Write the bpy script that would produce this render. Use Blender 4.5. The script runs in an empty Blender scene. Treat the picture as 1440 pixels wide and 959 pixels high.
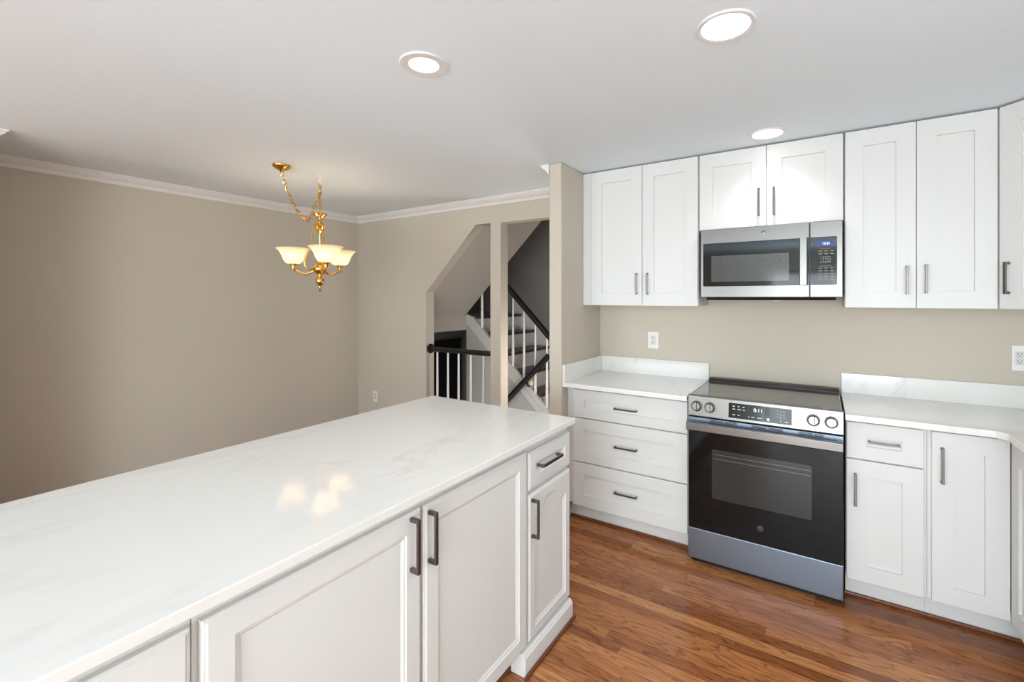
import bpy, bmesh, math, random
from mathutils import Vector, Matrix
random.seed(7)
sc = bpy.context.scene
COL = sc.collection
PI = math.pi

# ------------------------------------------------------------------ camera, world, light, exposure
FPX, CX, CY = 640.5073, 751.9587, 419.0988
YAW = math.radians(-32.2002)
cam_d = bpy.data.cameras.new('camera')
cam = bpy.data.objects.new('camera', cam_d); COL.objects.link(cam)
cam.location = (0.6594, -3.3104, 1.4803)
cam.rotation_euler = (PI / 2, 0, -YAW)
cam_d.sensor_width = 36.0
cam_d.lens = FPX / 1440 * 36.0
cam_d.shift_x = -(CX - 720.0) / 1440
cam_d.shift_y = (CY - 479.5) / 1440
cam_d.clip_start = 0.02
sc.camera = cam

sc.view_settings.view_transform = 'Standard'
sc.view_settings.look = 'None'
sc.view_settings.gamma = 1
sc.view_settings.use_curve_mapping = False
sc.view_settings.exposure = 0.34

w = bpy.data.worlds.new('sky'); sc.world = w; w.use_nodes = True
w.node_tree.nodes['Background'].inputs[0].default_value = (0.80, 0.90, 1.0, 1)
w.node_tree.nodes['Background'].inputs[1].default_value = 1.0

def area(name, loc, rot, sx, sy, power, col):
    d = bpy.data.lights.new(name, 'AREA'); d.shape = 'RECTANGLE'; d.size = sx; d.size_y = sy
    d.energy = power; d.color = col
    o = bpy.data.objects.new(name, d); COL.objects.link(o); o.location = loc; o.rotation_euler = rot
    return o
# daylight by the unseen wide window behind the camera; side and front fills added
WIN_POWER, SIDE_FILL_POWER, UP_FILL_POWER = 46, 8, 330
area('window_daylight', (-2.35, -6.72, 1.35), (PI / 2, 0, 0), 1.7, 1.7, WIN_POWER, (0.84, 0.94, 1.0))
area('side_fill', (1.93, -2.55, 1.62), (0, PI / 2, 0), 0.85, 1.1, SIDE_FILL_POWER, (0.80, 0.92, 1.0))  # added fill light at an invented window on the right
area('low_front_fill', (0.85, -6.72, 0.98), (PI / 2, 0, 0), 1.9, 1.85, 95, (0.86, 0.95, 1.0))  # added low fill for the base cabinets, set at an invented door
# upward fill light added out of view to brighten the ceiling
area('upward_fill', (0.85, -6.5, 0.5), (PI + math.radians(36), 0, 0), 1.9, 0.9, UP_FILL_POWER, (0.66, 0.87, 1.0))
DOWN_POWER = 9
LENS_EMIT = 3.6
BULB_POWER = 0.6
STAIR_FILL_POWER = 17.0
FZ = -0.03          # finished floor

# ------------------------------------------------------------------ materials
def new_mat(name):
    m = bpy.data.materials.new(name); m.use_nodes = True
    return m, m.node_tree.nodes, m.node_tree.links, m.node_tree.nodes['Principled BSDF']
def srgb(r, g, b):
    f = lambda c: (c / 255 / 12.92) if c / 255 <= 0.04045 else ((c / 255 + 0.055) / 1.055) ** 2.4
    return (f(r), f(g), f(b), 1)
def plain(name, col, rough=0.5, metal=0.0, spec=0.5, var=0.03, scale=6.0, bump=0.0, bscale=60.0, coat=0.0):
    m, n, l, b = new_mat(name)
    tc = n.new('ShaderNodeTexCoord'); nz = n.new('ShaderNodeTexNoise'); nz.inputs['Scale'].default_value = scale
    l.new(tc.outputs['Object'], nz.inputs['Vector'])
    rmp = n.new('ShaderNodeMapRange'); rmp.inputs['To Min'].default_value = 1 - var; rmp.inputs['To Max'].default_value = 1 + var
    l.new(nz.outputs['Fac'], rmp.inputs['Value'])
    mx = n.new('ShaderNodeVectorMath'); mx.operation = 'SCALE'; mx.inputs[0].default_value = col[:3]
    l.new(rmp.outputs[0], mx.inputs['Scale']); l.new(mx.outputs[0], b.inputs['Base Color'])
    b.inputs['Roughness'].default_value = rough; b.inputs['Metallic'].default_value = metal
    b.inputs['Specular IOR Level'].default_value = spec
    if coat: b.inputs['Coat Weight'].default_value = coat; b.inputs['Coat Roughness'].default_value = 0.05
    if bump:
        n2 = n.new('ShaderNodeTexNoise'); n2.inputs['Scale'].default_value = bscale; n2.inputs['Detail'].default_value = 3
        l.new(tc.outputs['Object'], n2.inputs['Vector'])
        bp = n.new('ShaderNodeBump'); bp.inputs['Strength'].default_value = bump; bp.inputs['Distance'].default_value = 0.002
        l.new(n2.outputs['Fac'], bp.inputs['Height']); l.new(bp.outputs[0], b.inputs['Normal'])
    return m
def emit(name, col, strength):
    m, n, l, b = new_mat(name)
    b.inputs['Base Color'].default_value = col; b.inputs['Emission Color'].default_value = col
    b.inputs['Emission Strength'].default_value = strength
    return m

M = {}
M['wall'] = plain('taupe_paint', srgb(205, 195, 180), 0.75, var=0.012, scale=1.5, bump=0.08, bscale=220, spec=0.3)
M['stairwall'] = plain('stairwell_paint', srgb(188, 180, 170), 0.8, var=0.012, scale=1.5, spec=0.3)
M['stairshade'] = plain('stairwell_paint_shaded', srgb(150, 145, 140), 0.8, var=0.012, scale=1.5, spec=0.3)  # stairwell paint darkened: shade of the unlit far wall is in the colour
M['ceil'] = plain('ceiling_paint', srgb(238, 246, 252), 0.9, var=0.008, scale=2, bump=0.25, bscale=90, spec=0.2)
M['trimshade'] = plain('white_trim_shaded', srgb(208, 203, 196), 0.5, var=0.01)  # white trim darkened so the stairwell shade sits in the colour
M['trim'] = plain('white_trim', srgb(236, 233, 231), 0.45, var=0.008)
M['cab'] = plain('white_cabinet_paint', srgb(226, 225, 223), 0.38, var=0.008, scale=3)
M['cabin'] = plain('cabinet_inside', srgb(120, 112, 104), 0.7)
M['nickel'] = plain('brushed_nickel', srgb(118, 114, 111), 0.32, 1.0, var=0.05, scale=40)
M['steel'] = plain('stainless_steel', srgb(124, 121, 118), 0.27, 1.0, var=0.03, scale=3)
M['steelblue'] = plain('steel_daylight_tint', srgb(136, 148, 164), 0.36, 1.0, var=0.03, scale=3)  # blue of reflected daylight put into the steel colour
M['steeldark'] = plain('dark_steel', srgb(120, 120, 124), 0.32, 1.0, var=0.03, scale=3)
M['emblemgrey'] = plain('smoked_emblem', srgb(84, 84, 86), 0.4, 0.6, var=0.02)
M['black'] = plain('black_enamel', srgb(22, 22, 23), 0.3)
M['blackglass'] = plain('black_glass', srgb(14, 14, 15), 0.06, var=0.0, spec=0.3)
M['windowglass'] = plain('oven_window_glass', srgb(46, 46, 46), 0.10, var=0.06, scale=4, spec=0.5)
M['cooktop'] = plain('cooktop_glass', srgb(92, 90, 88), 0.10, var=0.0, spec=0.9)  # black glass lightened; its grey reflection is put into the colour
M['mesh'] = None
M['white_plastic'] = plain('white_plastic', srgb(238, 236, 232), 0.4, var=0.0)
M['socket_face'] = plain('socket_plastic', srgb(214, 213, 211), 0.4, var=0.0)
M['slot'] = plain('slot_dark', srgb(25, 24, 24), 0.6)
M['brass'] = plain('polished_brass', srgb(222, 178, 98), 0.2, 1.0, var=0.06, scale=30)
M['darkwood'] = plain('black_stained_wood', srgb(22, 19, 18), 0.35, var=0.2, scale=12)
M['tread'] = plain('dark_tread_wood', srgb(78, 54, 44), 0.35, var=0.25, scale=14)
M['shoe'] = plain('brown_shoe_molding', srgb(112, 62, 38), 0.35, var=0.2, scale=18)
M['darkdoor'] = plain('dark_doorway', srgb(28, 27, 26), 0.5)
M['legend'] = plain('panel_legend', srgb(205, 205, 205), 0.5, var=0.0)
M['legend_dim'] = plain('panel_legend_dim', srgb(150, 148, 140), 0.5, var=0.0)
M['red_legend'] = plain('red_legend', srgb(170, 84, 66), 0.5, var=0.0)
M['digits'] = emit('range_digits', (0.75, 0.85, 0.95, 1), 0.7)
M['mwdigits'] = emit('microwave_digits', (0.75, 0.85, 1.0, 1), 1.2)
M['mwscreen'] = emit('microwave_screen', (0.02, 0.045, 0.16, 1), 0.6)
M['lens'] = emit('downlight_lens', (1.0, 0.985, 0.955, 1), LENS_EMIT)
M['cream'] = plain('cream_rosette', srgb(232, 214, 184), 0.35)

def quartz():
    m, n, l, b = new_mat('white_quartz')
    tc = n.new('ShaderNodeTexCoord')
    mp = n.new('ShaderNodeMapping'); mp.inputs['Rotation'].default_value = (0, 0, 0.5); mp.inputs['Scale'].default_value = (2.2, 0.75, 1)
    l.new(tc.outputs['Object'], mp.inputs['Vector'])
    nz = n.new('ShaderNodeTexNoise'); nz.inputs['Scale'].default_value = 1.5; nz.inputs['Detail'].default_value = 5; nz.inputs['Distortion'].default_value = 0.9
    l.new(mp.outputs[0], nz.inputs['Vector'])
    sub = n.new('ShaderNodeMath'); sub.operation = 'SUBTRACT'; sub.inputs[1].default_value = 0.5
    ab = n.new('ShaderNodeMath'); ab.operation = 'ABSOLUTE'
    l.new(nz.outputs['Fac'], sub.inputs[0]); l.new(sub.outputs[0], ab.inputs[0])
    cr = n.new('ShaderNodeValToRGB')
    cr.color_ramp.elements[0].position = 0.0; cr.color_ramp.elements[0].color = srgb(228, 225, 221)
    cr.color_ramp.elements[1].position = 0.03; cr.color_ramp.elements[1].color = srgb(238, 236, 232)
    l.new(ab.outputs[0], cr.inputs['Fac'])
    # veins come and go
    n2 = n.new('ShaderNodeTexNoise'); n2.inputs['Scale'].default_value = 2.0; l.new(tc.outputs['Object'], n2.inputs['Vector'])
    mr = n.new('ShaderNodeMapRange'); mr.inputs['From Min'].default_value = 0.42; mr.inputs['From Max'].default_value = 0.65
    l.new(n2.outputs['Fac'], mr.inputs['Value'])
    mx = n.new('ShaderNodeMix'); mx.data_type = 'RGBA'; mx.inputs['A'].default_value = srgb(238, 236, 232)
    l.new(mr.outputs[0], mx.inputs['Factor']); l.new(cr.outputs['Color'], mx.inputs['B'])
    l.new(mx.outputs['Result'], b.inputs['Base Color'])
    b.inputs['Roughness'].default_value = 0.075
    return m
M['quartz'] = quartz()

def oak():
    m, n, l, b = new_mat('oak_strip_floor')
    def math_(op, a=None, bb=None, v=None):
        k = n.new('ShaderNodeMath'); k.operation = op
        for i, q in enumerate((a, bb)):
            if q is None: continue
            if isinstance(q, (int, float)): k.inputs[i].default_value = q
            else: l.new(q, k.inputs[i])
        return k.outputs[0]
    tc = n.new('ShaderNodeTexCoord'); sp = n.new('ShaderNodeSeparateXYZ'); l.new(tc.outputs['Object'], sp.inputs[0])
    X, Y = sp.outputs[0], sp.outputs[1]
    W = 0.0572; Ln = 0.95
    ry = math_('DIVIDE', Y, W); row = math_('FLOOR', ry); fy = math_('SUBTRACT', ry, row)
    wr = n.new('ShaderNodeTexWhiteNoise'); wr.noise_dimensions = '1D'; l.new(row, wr.inputs['W'])
    off = math_('MULTIPLY', wr.outputs['Value'], 9.7)
    rx = math_('ADD', math_('DIVIDE', X, Ln), off); colm = math_('FLOOR', rx); fx = math_('SUBTRACT', rx, colm)
    cv = n.new('ShaderNodeCombineXYZ'); l.new(row, cv.inputs[0]); l.new(colm, cv.inputs[1])
    wn = n.new('ShaderNodeTexWhiteNoise'); wn.noise_dimensions = '2D'; l.new(cv.outputs[0], wn.inputs['Vector'])
    base = n.new('ShaderNodeValToRGB')
    e = base.color_ramp.elements
    e[0].position = 0; e[0].color = srgb(146, 86, 48); e[1].position = 1; e[1].color = srgb(206, 142, 88)
    k = e.new(0.35); k.color = srgb(170, 106, 62); k = e.new(0.7); k.color = srgb(188, 122, 74)
    l.new(wn.outputs['Value'], base.inputs['Fac'])
    # cathedral grain: stretched rings, offset per plank
    cv2 = n.new('ShaderNodeCombineXYZ')
    l.new(math_('ADD', math_('MULTIPLY', X, 1.0), math_('MULTIPLY', wn.outputs['Value'], 37.0)), cv2.inputs[0])
    l.new(math_('MULTIPLY', math_('ADD', Y, math_('MULTIPLY', wn.outputs['Value'], 3.0)), 9.0), cv2.inputs[1])
    l.new(math_('MULTIPLY', wn.outputs['Value'], 11.0), cv2.inputs[2])
    ng = n.new('ShaderNodeTexNoise'); ng.inputs['Scale'].default_value = 1.9; ng.inputs['Detail'].default_value = 2; ng.inputs['Distortion'].default_value = 0.4
    l.new(cv2.outputs[0], ng.inputs['Vector'])
    rings = math_('FRACT', math_('MULTIPLY', ng.outputs['Fac'], 10.0))
    rr = n.new('ShaderNodeValToRGB'); rr.color_ramp.elements[0].position = 0.0; rr.color_ramp.elements[0].color = (0.34, 0.28, 0.25, 1)
    rr.color_ramp.elements[1].position = 0.45; rr.color_ramp.elements[1].color = (1, 1, 1, 1)
    l.new(rings, rr.inputs['Fac'])
    # fine pores
    mp = n.new('ShaderNodeMapping'); mp.inputs['Scale'].default_value = (9, 260, 1); l.new(tc.outputs['Object'], mp.inputs['Vector'])
    nf = n.new('ShaderNodeTexNoise'); nf.inputs['Scale'].default_value = 1.0; nf.inputs['Detail'].default_value = 3; l.new(mp.outputs[0], nf.inputs['Vector'])
    fr = n.new('ShaderNodeMapRange'); fr.inputs['From Min'].default_value = 0.35; fr.inputs['From Max'].default_value = 0.65
    fr.inputs['To Min'].default_value = 0.74; fr.inputs['To Max'].default_value = 1.08; l.new(nf.outputs['Fac'], fr.inputs['Value'])
    m1 = n.new('ShaderNodeMix'); m1.data_type = 'RGBA'; m1.blend_type = 'MULTIPLY'; m1.inputs['Factor'].default_value = 0.8
    l.new(base.outputs['Color'], m1.inputs['A']); l.new(rr.outputs['Color'], m1.inputs['B'])
    # seams
    ey = math_('MINIMUM', fy, math_('SUBTRACT', 1.0, fy)); ex = math_('MINIMUM', fx, math_('SUBTRACT', 1.0, fx))
    sy = math_('LESS_THAN', ey, 0.012); sx = math_('LESS_THAN', ex, 0.0009)
    seam = math_('MAXIMUM', sy, sx)
    dk = math_('SUBTRACT', 1.0, math_('MULTIPLY', seam, 0.55))
    vs = n.new('ShaderNodeVectorMath'); vs.operation = 'SCALE'
    l.new(m1.outputs['Result'], vs.inputs[0]); l.new(math_('MULTIPLY', dk, fr.outputs[0]), vs.inputs['Scale'])
    l.new(vs.outputs[0], b.inputs['Base Color'])
    b.inputs['Roughness'].default_value = 0.22; b.inputs['Specular IOR Level'].default_value = 0.4
    b.inputs['Coat Weight'].default_value = 0.0; b.inputs['Coat Roughness'].default_value = 0.12
    bp = n.new('ShaderNodeBump'); bp.inputs['Strength'].default_value = 0.25; bp.inputs['Distance'].default_value = 0.001
    l.new(dk, bp.inputs['Height']); l.new(bp.outputs[0], b.inputs['Normal'])
    return m
M['floor'] = oak()

def mwmesh():
    m, n, l, b = new_mat('microwave_window')
    tc = n.new('ShaderNodeTexCoord'); v = n.new('ShaderNodeTexVoronoi'); v.inputs['Scale'].default_value = 420
    l.new(tc.outputs['Object'], v.inputs['Vector'])
    cr = n.new('ShaderNodeValToRGB'); cr.color_ramp.elements[0].color = srgb(40, 40, 40); cr.color_ramp.elements[1].color = srgb(92, 92, 91)
    l.new(v.outputs['Distance'], cr.inputs['Fac']); l.new(cr.outputs['Color'], b.inputs['Base Color'])
    b.inputs['Roughness'].default_value = 0.1
    return m
M['mesh'] = mwmesh()
def shade_glass():
    m, n, l, b = new_mat('alabaster_glass')
    b.inputs['Base Color'].default_value = srgb(244, 228, 200); b.inputs['Roughness'].default_value = 0.35
    tc = n.new('ShaderNodeTexCoord'); nz = n.new('ShaderNodeTexNoise'); nz.inputs['Scale'].default_value = 14; nz.inputs['Detail'].default_value = 4
    l.new(tc.outputs['Object'], nz.inputs['Vector'])
    mr = n.new('ShaderNodeMapRange'); mr.inputs['To Min'].default_value = 0.08; mr.inputs['To Max'].default_value = 0.18
    l.new(nz.outputs['Fac'], mr.inputs['Value'])
    b.inputs['Emission Color'].default_value = (1.0, 0.86, 0.66, 1); l.new(mr.outputs[0], b.inputs['Emission Strength'])
    tl = n.new('ShaderNodeBsdfTranslucent'); tl.inputs['Color'].default_value = (1, 0.9, 0.72, 1)
    mx = n.new('ShaderNodeMixShader'); mx.inputs[0].default_value = 0.55
    out = n['Material Output']
    l.new(b.outputs[0], mx.inputs[1]); l.new(tl.outputs[0], mx.inputs[2]); l.new(mx.outputs[0], out.inputs['Surface'])
    return m
M['shade'] = shade_glass()
M['bulb'] = emit('frosted_bulb', (1.0, 0.86, 0.62, 1), 9.0)

# ------------------------------------------------------------------ mesh helpers
def box(bm, x0, x1, y0, y1, z0, z1):
    vs = [bm.verts.new((x, y, z)) for x in (x0, x1) for y in (y0, y1) for z in (z0, z1)]
    f = ((0, 1, 3, 2), (4, 6, 7, 5), (0, 4, 5, 1), (2, 3, 7, 6), (0, 2, 6, 4), (1, 5, 7, 3))
    for q in f: bm.faces.new([vs[i] for i in q])
def prism(bm, pts, d, axis='Z', lo=0.0):
    # polygon pts extruded along an axis from lo to d
    def mk(p, t):
        return {'Z': (p[0], p[1], t), 'Y': (p[0], t, p[1]), 'X': (t, p[0], p[1])}[axis]
    a = [bm.verts.new(mk(p, lo)) for p in pts]; b = [bm.verts.new(mk(p, d)) for p in pts]
    bm.faces.new(a); bm.faces.new(b[::-1])
    n = len(pts)
    for i in range(n): bm.faces.new((a[i], b[i], b[(i + 1) % n], a[(i + 1) % n]))
def lathe(bm, prof, segs=32, c=(0, 0, 0), cap=True):
    rings = []
    for r, z in prof:
        rings.append([bm.verts.new((c[0] + r * math.cos(2 * PI * i / segs), c[1] + r * math.sin(2 * PI * i / segs), c[2] + z)) for i in range(segs)])
    for a, b in zip(rings, rings[1:]):
        for i in range(segs): bm.faces.new((a[i], a[(i + 1) % segs], b[(i + 1) % segs], b[i]))
    if cap:
        bm.faces.new(rings[0][::-1]); bm.faces.new(rings[-1])
def tube(bm, pts, r, segs=10, caps=True, closed=False, sec=None):
    pts = [Vector(p) for p in pts]; n = len(pts); rings = []
    up = None
    for i, p in enumerate(pts):
        if closed: t = (pts[(i + 1) % n] - pts[i - 1]).normalized()
        else: t = (pts[min(i + 1, n - 1)] - pts[max(i - 1, 0)]).normalized()
        if up is None:
            up = Vector((0, 0, 1)) if abs(t.z) < 0.9 else Vector((1, 0, 0))
        s = t.cross(up).normalized(); up = s.cross(t).normalized()
        rr = r[i] if isinstance(r, (list, tuple)) else r
        if sec: ring = [bm.verts.new(p + s * a + up * b) for a, b in sec]
        else: ring = [bm.verts.new(p + s * rr * math.cos(2 * PI * k / segs) + up * rr * math.sin(2 * PI * k / segs)) for k in range(segs)]
        rings.append(ring)
    m = len(rings[0])
    prs = list(zip(rings, rings[1:])) + ([(rings[-1], rings[0])] if closed else [])
    for a, b in prs:
        for k in range(m): bm.faces.new((a[k], a[(k + 1) % m], b[(k + 1) % m], b[k]))
    if caps and not closed:
        bm.faces.new(rings[0][::-1]); bm.faces.new(rings[-1])
def spline(pts, n=8):
    P = [Vector(p) for p in pts]; P = [2 * P[0] - P[1]] + P + [2 * P[-1] - P[-2]]; out = []
    for i in range(1, len(P) - 2):
        for k in range(n):
            t = k / n; a, b, c, d = P[i - 1], P[i], P[i + 1], P[i + 2]
            out.append(0.5 * ((2 * b) + (c - a) * t + (2 * a - 5 * b + 4 * c - d) * t * t + (3 * b - a - 3 * c + d) * t ** 3))
    out.append(P[-2]); return out
def obj(name, bm, mat, parent=None, bevel=0.0, smooth=False, loc=None, rot=None, segs=2):
    bmesh.ops.recalc_face_normals(bm, faces=bm.faces)
    me = bpy.data.meshes.new(name); bm.to_mesh(me); bm.free()
    me.materials.append(mat)
    o = bpy.data.objects.new(name, me); COL.objects.link(o)
    if smooth:
        for p in me.polygons: p.use_smooth = True
        me.set_sharp_from_angle(angle=math.radians(40))
    if bevel:
        md = o.modifiers.new('bevel', 'BEVEL'); md.width = bevel; md.segments = segs; md.limit_method = 'ANGLE'; md.angle_limit = math.radians(35)
    if parent: o.parent = parent
    if loc: o.location = loc
    if rot: o.rotation_euler = rot
    return o
def bx(name, mat, parent, x0, x1, y0, y1, z0, z1, bevel=0.0, **k):
    bm = bmesh.new(); box(bm, x0, x1, y0, y1, z0, z1); return obj(name, bm, mat, parent, bevel, **k)
def thing(name, label, cat, loc=(0, 0, 0), rz=0.0, group=None):
    o = bpy.data.objects.new(name, None); COL.objects.link(o); o.empty_display_size = 0.05
    o.location = loc; o.rotation_euler = (0, 0, rz); o['label'] = label; o['category'] = cat
    if group: o['group'] = group
    return o
def tag(o, label, cat, group=None):
    o['label'] = label; o['category'] = cat
    if group: o['group'] = group
    return o
def struct(o):
    o['kind'] = 'structure'; return o
def text(name, body, size, mat, parent, loc, shear=0.0, rot=(PI / 2, 0, 0), extrude=0.0003):
    cu = bpy.data.curves.new(name, 'FONT'); cu.body = body; cu.size = size; cu.align_x = 'CENTER'; cu.align_y = 'CENTER'
    cu.extrude = extrude; cu.shear = shear
    t = bpy.data.objects.new(name, cu); COL.objects.link(t)
    dg = bpy.context.evaluated_depsgraph_get()
    me = bpy.data.meshes.new_from_object(t.evaluated_get(dg)); me.name = name
    bpy.data.objects.remove(t); bpy.data.curves.remove(cu)
    me.materials.clear(); me.materials.append(mat)
    o = bpy.data.objects.new(name, me); COL.objects.link(o); o.parent = parent; o.location = loc; o.rotation_euler = rot
    return o

# panelled front: rings of (inset, depth); the front is at y = 0 facing -y, the back at y = thick
def panel_front(w, h, rings, thick=0.02, arch=None, N=40):
    bm = bmesh.new()
    def loop(ins_x, ins_z, y, k):
        pts = [(ins_x, y, ins_z), (w - ins_x, y, ins_z)]
        x0, x1 = ins_x, w - ins_x
        if arch:
            for i in range(N + 1):
                t = 1 - i / N
                pts.append((x0 + (x1 - x0) * t, y, h - ins_z - k * arch(t)))
        else: pts += [(x1, y, h - ins_z), (x0, y, h - ins_z)]
        return [bm.verts.new(p) for p in pts]
    L = [loop(0, 0, thick, 0)]
    for r in rings:
        ins, dep = r[0], r[1]; iz = r[2] if len(r) > 2 and r[2] is not None else ins; k = r[3] if len(r) > 3 else 0
        L.append(loop(ins, iz, dep, k))
    bm.faces.new(L[0][::-1])
    for a, b in zip(L, L[1:]):
        n = len(a)
        for i in range(n): bm.faces.new((a[i], a[(i + 1) % n], b[(i + 1) % n], b[i]))
    bm.faces.new(L[-1])
    return bm
def shaker(w, h, s=0.08, sv=None):
    sv = sv or s
    return panel_front(w, h, [(0, 0.0015), (0.0015, 0), (s, 0, sv), (s + 0.0008, 0.0105, sv + 0.0008)])
def profiled(w, h, s=0.058):
    return panel_front(w, h, [(0, 0.006), (0.003, 0.0035), (0.007, 0.003), (0.010, 0.0), (s, 0), (s + 0.003, 0.004), (s + 0.008, 0.0045), (s + 0.013, 0.0075), (s + 0.015, 0.009)])
def arched(w, h, s=0.05):
    # cathedral arch: level shoulders, a small dip and a round rise in the middle
    def a(t):
        u = abs(t - 0.5) * 2
        if u < 0.62: return 0.075 * (1 - math.sqrt(max(0, 1 - (u / 0.62) ** 2 * 0.85))) 
        if u < 0.74: return 0.0455 + 0.010 * math.sin((u - 0.62) / 0.12 * PI / 2)
        return 0.0555 + 0.002 * (u - 0.74)
    return panel_front(w, h, [(0, 0.006), (0.003, 0.0035), (0.007, 0.003), (0.010, 0.0), (s, 0, s, 1), (s + 0.003, 0.004, None, 1), (s + 0.008, 0.0045, None, 1), (s + 0.013, 0.0075, None, 1), (s + 0.015, 0.009, None, 1)], arch=a)

def pull(parent, x, z, L, vertical, bar=0.011, proj=0.03, thin=0.008):
    # square bar pull standing off the front at y = 0
    bm = bmesh.new(); h = L / 2
    if vertical:
        box(bm, -bar / 2, bar / 2, -proj, -proj + thin, -h, h)
        for s in (-1, 1):
            c = s * (h - bar / 2); box(bm, -bar / 2, bar / 2, -proj + thin, -0.0003, c - bar / 2, c + bar / 2)
    else:
        box(bm, -h, h, -proj, -proj + thin, -bar / 2, bar / 2)
        for s in (-1, 1):
            c = s * (h - bar / 2); box(bm, c - bar / 2, c + bar / 2, -proj + thin, -0.0003, -bar / 2, bar / 2)
    return obj('handle', bm, M['nickel'], parent, 0.0015, loc=(x, 0, z))

def front(kind, parent, x0, x1, z0, z1, bm, handle=None, **hk):
    o = obj(kind, bm, M['cab'], parent, loc=(x0, 0, z0))
    if handle:
        hx, hz, L, vert = handle
        pull(o, hx - x0, hz - z0, L, vert, **hk)
    return o

# ------------------------------------------------------------------ room shell
CE = 2.392; XL, XR = -3.79, 1.985; YF = -6.8; TH = 0.11
bm = bmesh.new(); box(bm, XL - .1, XR + .1, YF - .1, 0.0, -0.15, FZ); box(bm, XL - .1, -0.9, 0.0, TH, -0.15, FZ)
struct(obj('floor', bm, M['floor']))
bm = bmesh.new(); box(bm, XL - .1, XR + .1, YF - .1, TH, CE, CE + 0.1)
struct(obj('ceiling', bm, M['ceil']))
# back wall with the two stair openings
OL, OD, OT, P0, P1, OR, OH = -2.723, 1.539, -2.077, -1.904, -1.789, -1.05, 2.165
bm = bmesh.new()
box(bm, XL - .1, OL, 0, TH, FZ, CE)
prism(bm, [(OL, OD), (OT, OH), (P0, OH), (P0, CE), (OL, CE)], TH, 'Y', 0.0)
box(bm, P0, P1, 0, TH, FZ, CE)
box(bm, P1, OR, 0, TH, OH - 0.004, CE)
box(bm, OR, XR + .1, 0, TH, FZ, CE)
struct(obj('wall_back', bm, M['wall']))
bm = bmesh.new(); box(bm, XL - .1, XL, YF, 0, FZ, CE); struct(obj('wall_left', bm, M['wall']))
# right wall with an added window, front wall with the wide window and added door
def wall_with_hole(name, ax, a0, a1, h0, h1, z0, z1, t0, t1):
    bm = bmesh.new()
    for (p, q, r, s) in ((a0, h0, FZ, CE), (h1, a1, FZ, CE), (h0, h1, FZ, z0), (h0, h1, z1, CE)):
        if ax == 'X': box(bm, p, q, t0, t1, r, s)
        else: box(bm, t0, t1, p, q, r, s)
    return struct(obj(name, bm, M['wall']))
wall_with_hole('wall_right', 'Y', YF, 0, -3.15, -1.95, 1.12, 2.12, XR, XR + .1)
bm = bmesh.new()
for (p, q, r, s_) in ((XL - .1, -3.3, FZ, CE), (-1.4, -0.2, FZ, CE), (1.9, XR + .1, FZ, CE), (-3.3, -1.4, FZ, 0.45), (-3.3, -1.4, 2.25, CE), (-0.2, 1.9, 2.05, CE)):
    box(bm, p, q, YF - .1, YF, r, s_)
struct(obj('wall_front', bm, M['wall']))
def window(name, ax, h0, h1, z0, z1, t0, t1, nx):
    bm = bmesh.new()
    def bb(p, q, r, s):
        if ax == 'X': box(bm, p, q, t0, t1, r, s)
        else: box(bm, t0, t1, p, q, r, s)
    f = 0.05
    bb(h0, h0 + f, z0, z1); bb(h1 - f, h1, z0, z1); bb(h0 + f, h1 - f, z0, z0 + f); bb(h0 + f, h1 - f, z1 - f, z1)
    for i in range(1, nx):
        c = h0 + (h1 - h0) * i / nx; bb(c - .025, c + .025, z0 + f, z1 - f)
    return struct(obj(name, bm, M['trim'], bevel=0.003))
window('window_1', 'X', -3.3, -1.4, 0.45, 2.25, YF - .08, YF - .03, 2)
window('added_door', 'X', -0.2, 1.9, FZ, 2.05, YF - .08, YF - .03, 2)  # unseen glass door frame, added to go with the low front fill
window('added_window', 'Y', -3.15, -1.95, 1.12, 2.12, XR + .03, XR + .08, 2)  # unseen window frame, added for the side fill

# short divider between kitchen and dining side, and the matching one on the left
XS, XSL, YS = -0.8145, -0.9106, -0.6387
bm = bmesh.new(); box(bm, XSL, XS, YS, 0, FZ, CE); struct(obj('wall_divider', bm, M['wall'], bevel=0.012, segs=3))
bm = bmesh.new(); box(bm, XL, -3.132, -2.926, -2.806, FZ, CE); struct(obj('wall_nook', bm, M['wall'], bevel=0.006))

# crown moulding: profile (out from the wall, down from the ceiling)
CROWN = [(0, 0), (0.082, 0), (0.082, -0.010), (0.072, -0.014), (0.064, -0.026), (0.040, -0.046), (0.024, -0.054), (0.018, -0.066), (0.012, -0.074), (0.012, -0.082), (0, -0.082)]
CROWN = [(u * 0.82, z * 0.82) for u, z in CROWN]
def crown(name, p, q, out, ext0=0.0, ext1=0.0):
    # along p -> q on a wall; out = unit vector into the room; ext > 0 mitres the end outwards, < 0 inwards
    bm = bmesh.new(); d = (Vector(q) - Vector(p)).normalized(); o = Vector(out)
    a, b = [], []
    for u, z in CROWN:
        for lst, e, base in ((a, -ext0, Vector(p)), (b, ext1, Vector(q))):
            v = base + o * u + d * (e * u); lst.append(bm.verts.new((v.x, v.y, CE + z - 0.0005)))
    bm.faces.new(a); bm.faces.new(b[::-1])
    for i in range(len(a)): j = (i + 1) % len(a); bm.faces.new((a[i], b[i], b[j], a[j]))
    return struct(obj(name, bm, M['trim']))
crown('trim_1', (XL, 0), (XL, -2.806), (1, 0), -1, -1)
crown('trim_2', (XL, 0), (XSL, 0), (0, -1), -1, -1)
crown('trim_3', (XSL, 0), (XSL, YS), (-1, 0), -1, 0)
crown('trim_4', (XL, -2.806), (-3.132, -2.806), (0, 1), -1, 1)
crown('trim_5', (-3.132, -2.806), (-3.132, -2.926), (1, 0), 1, 0)
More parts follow.
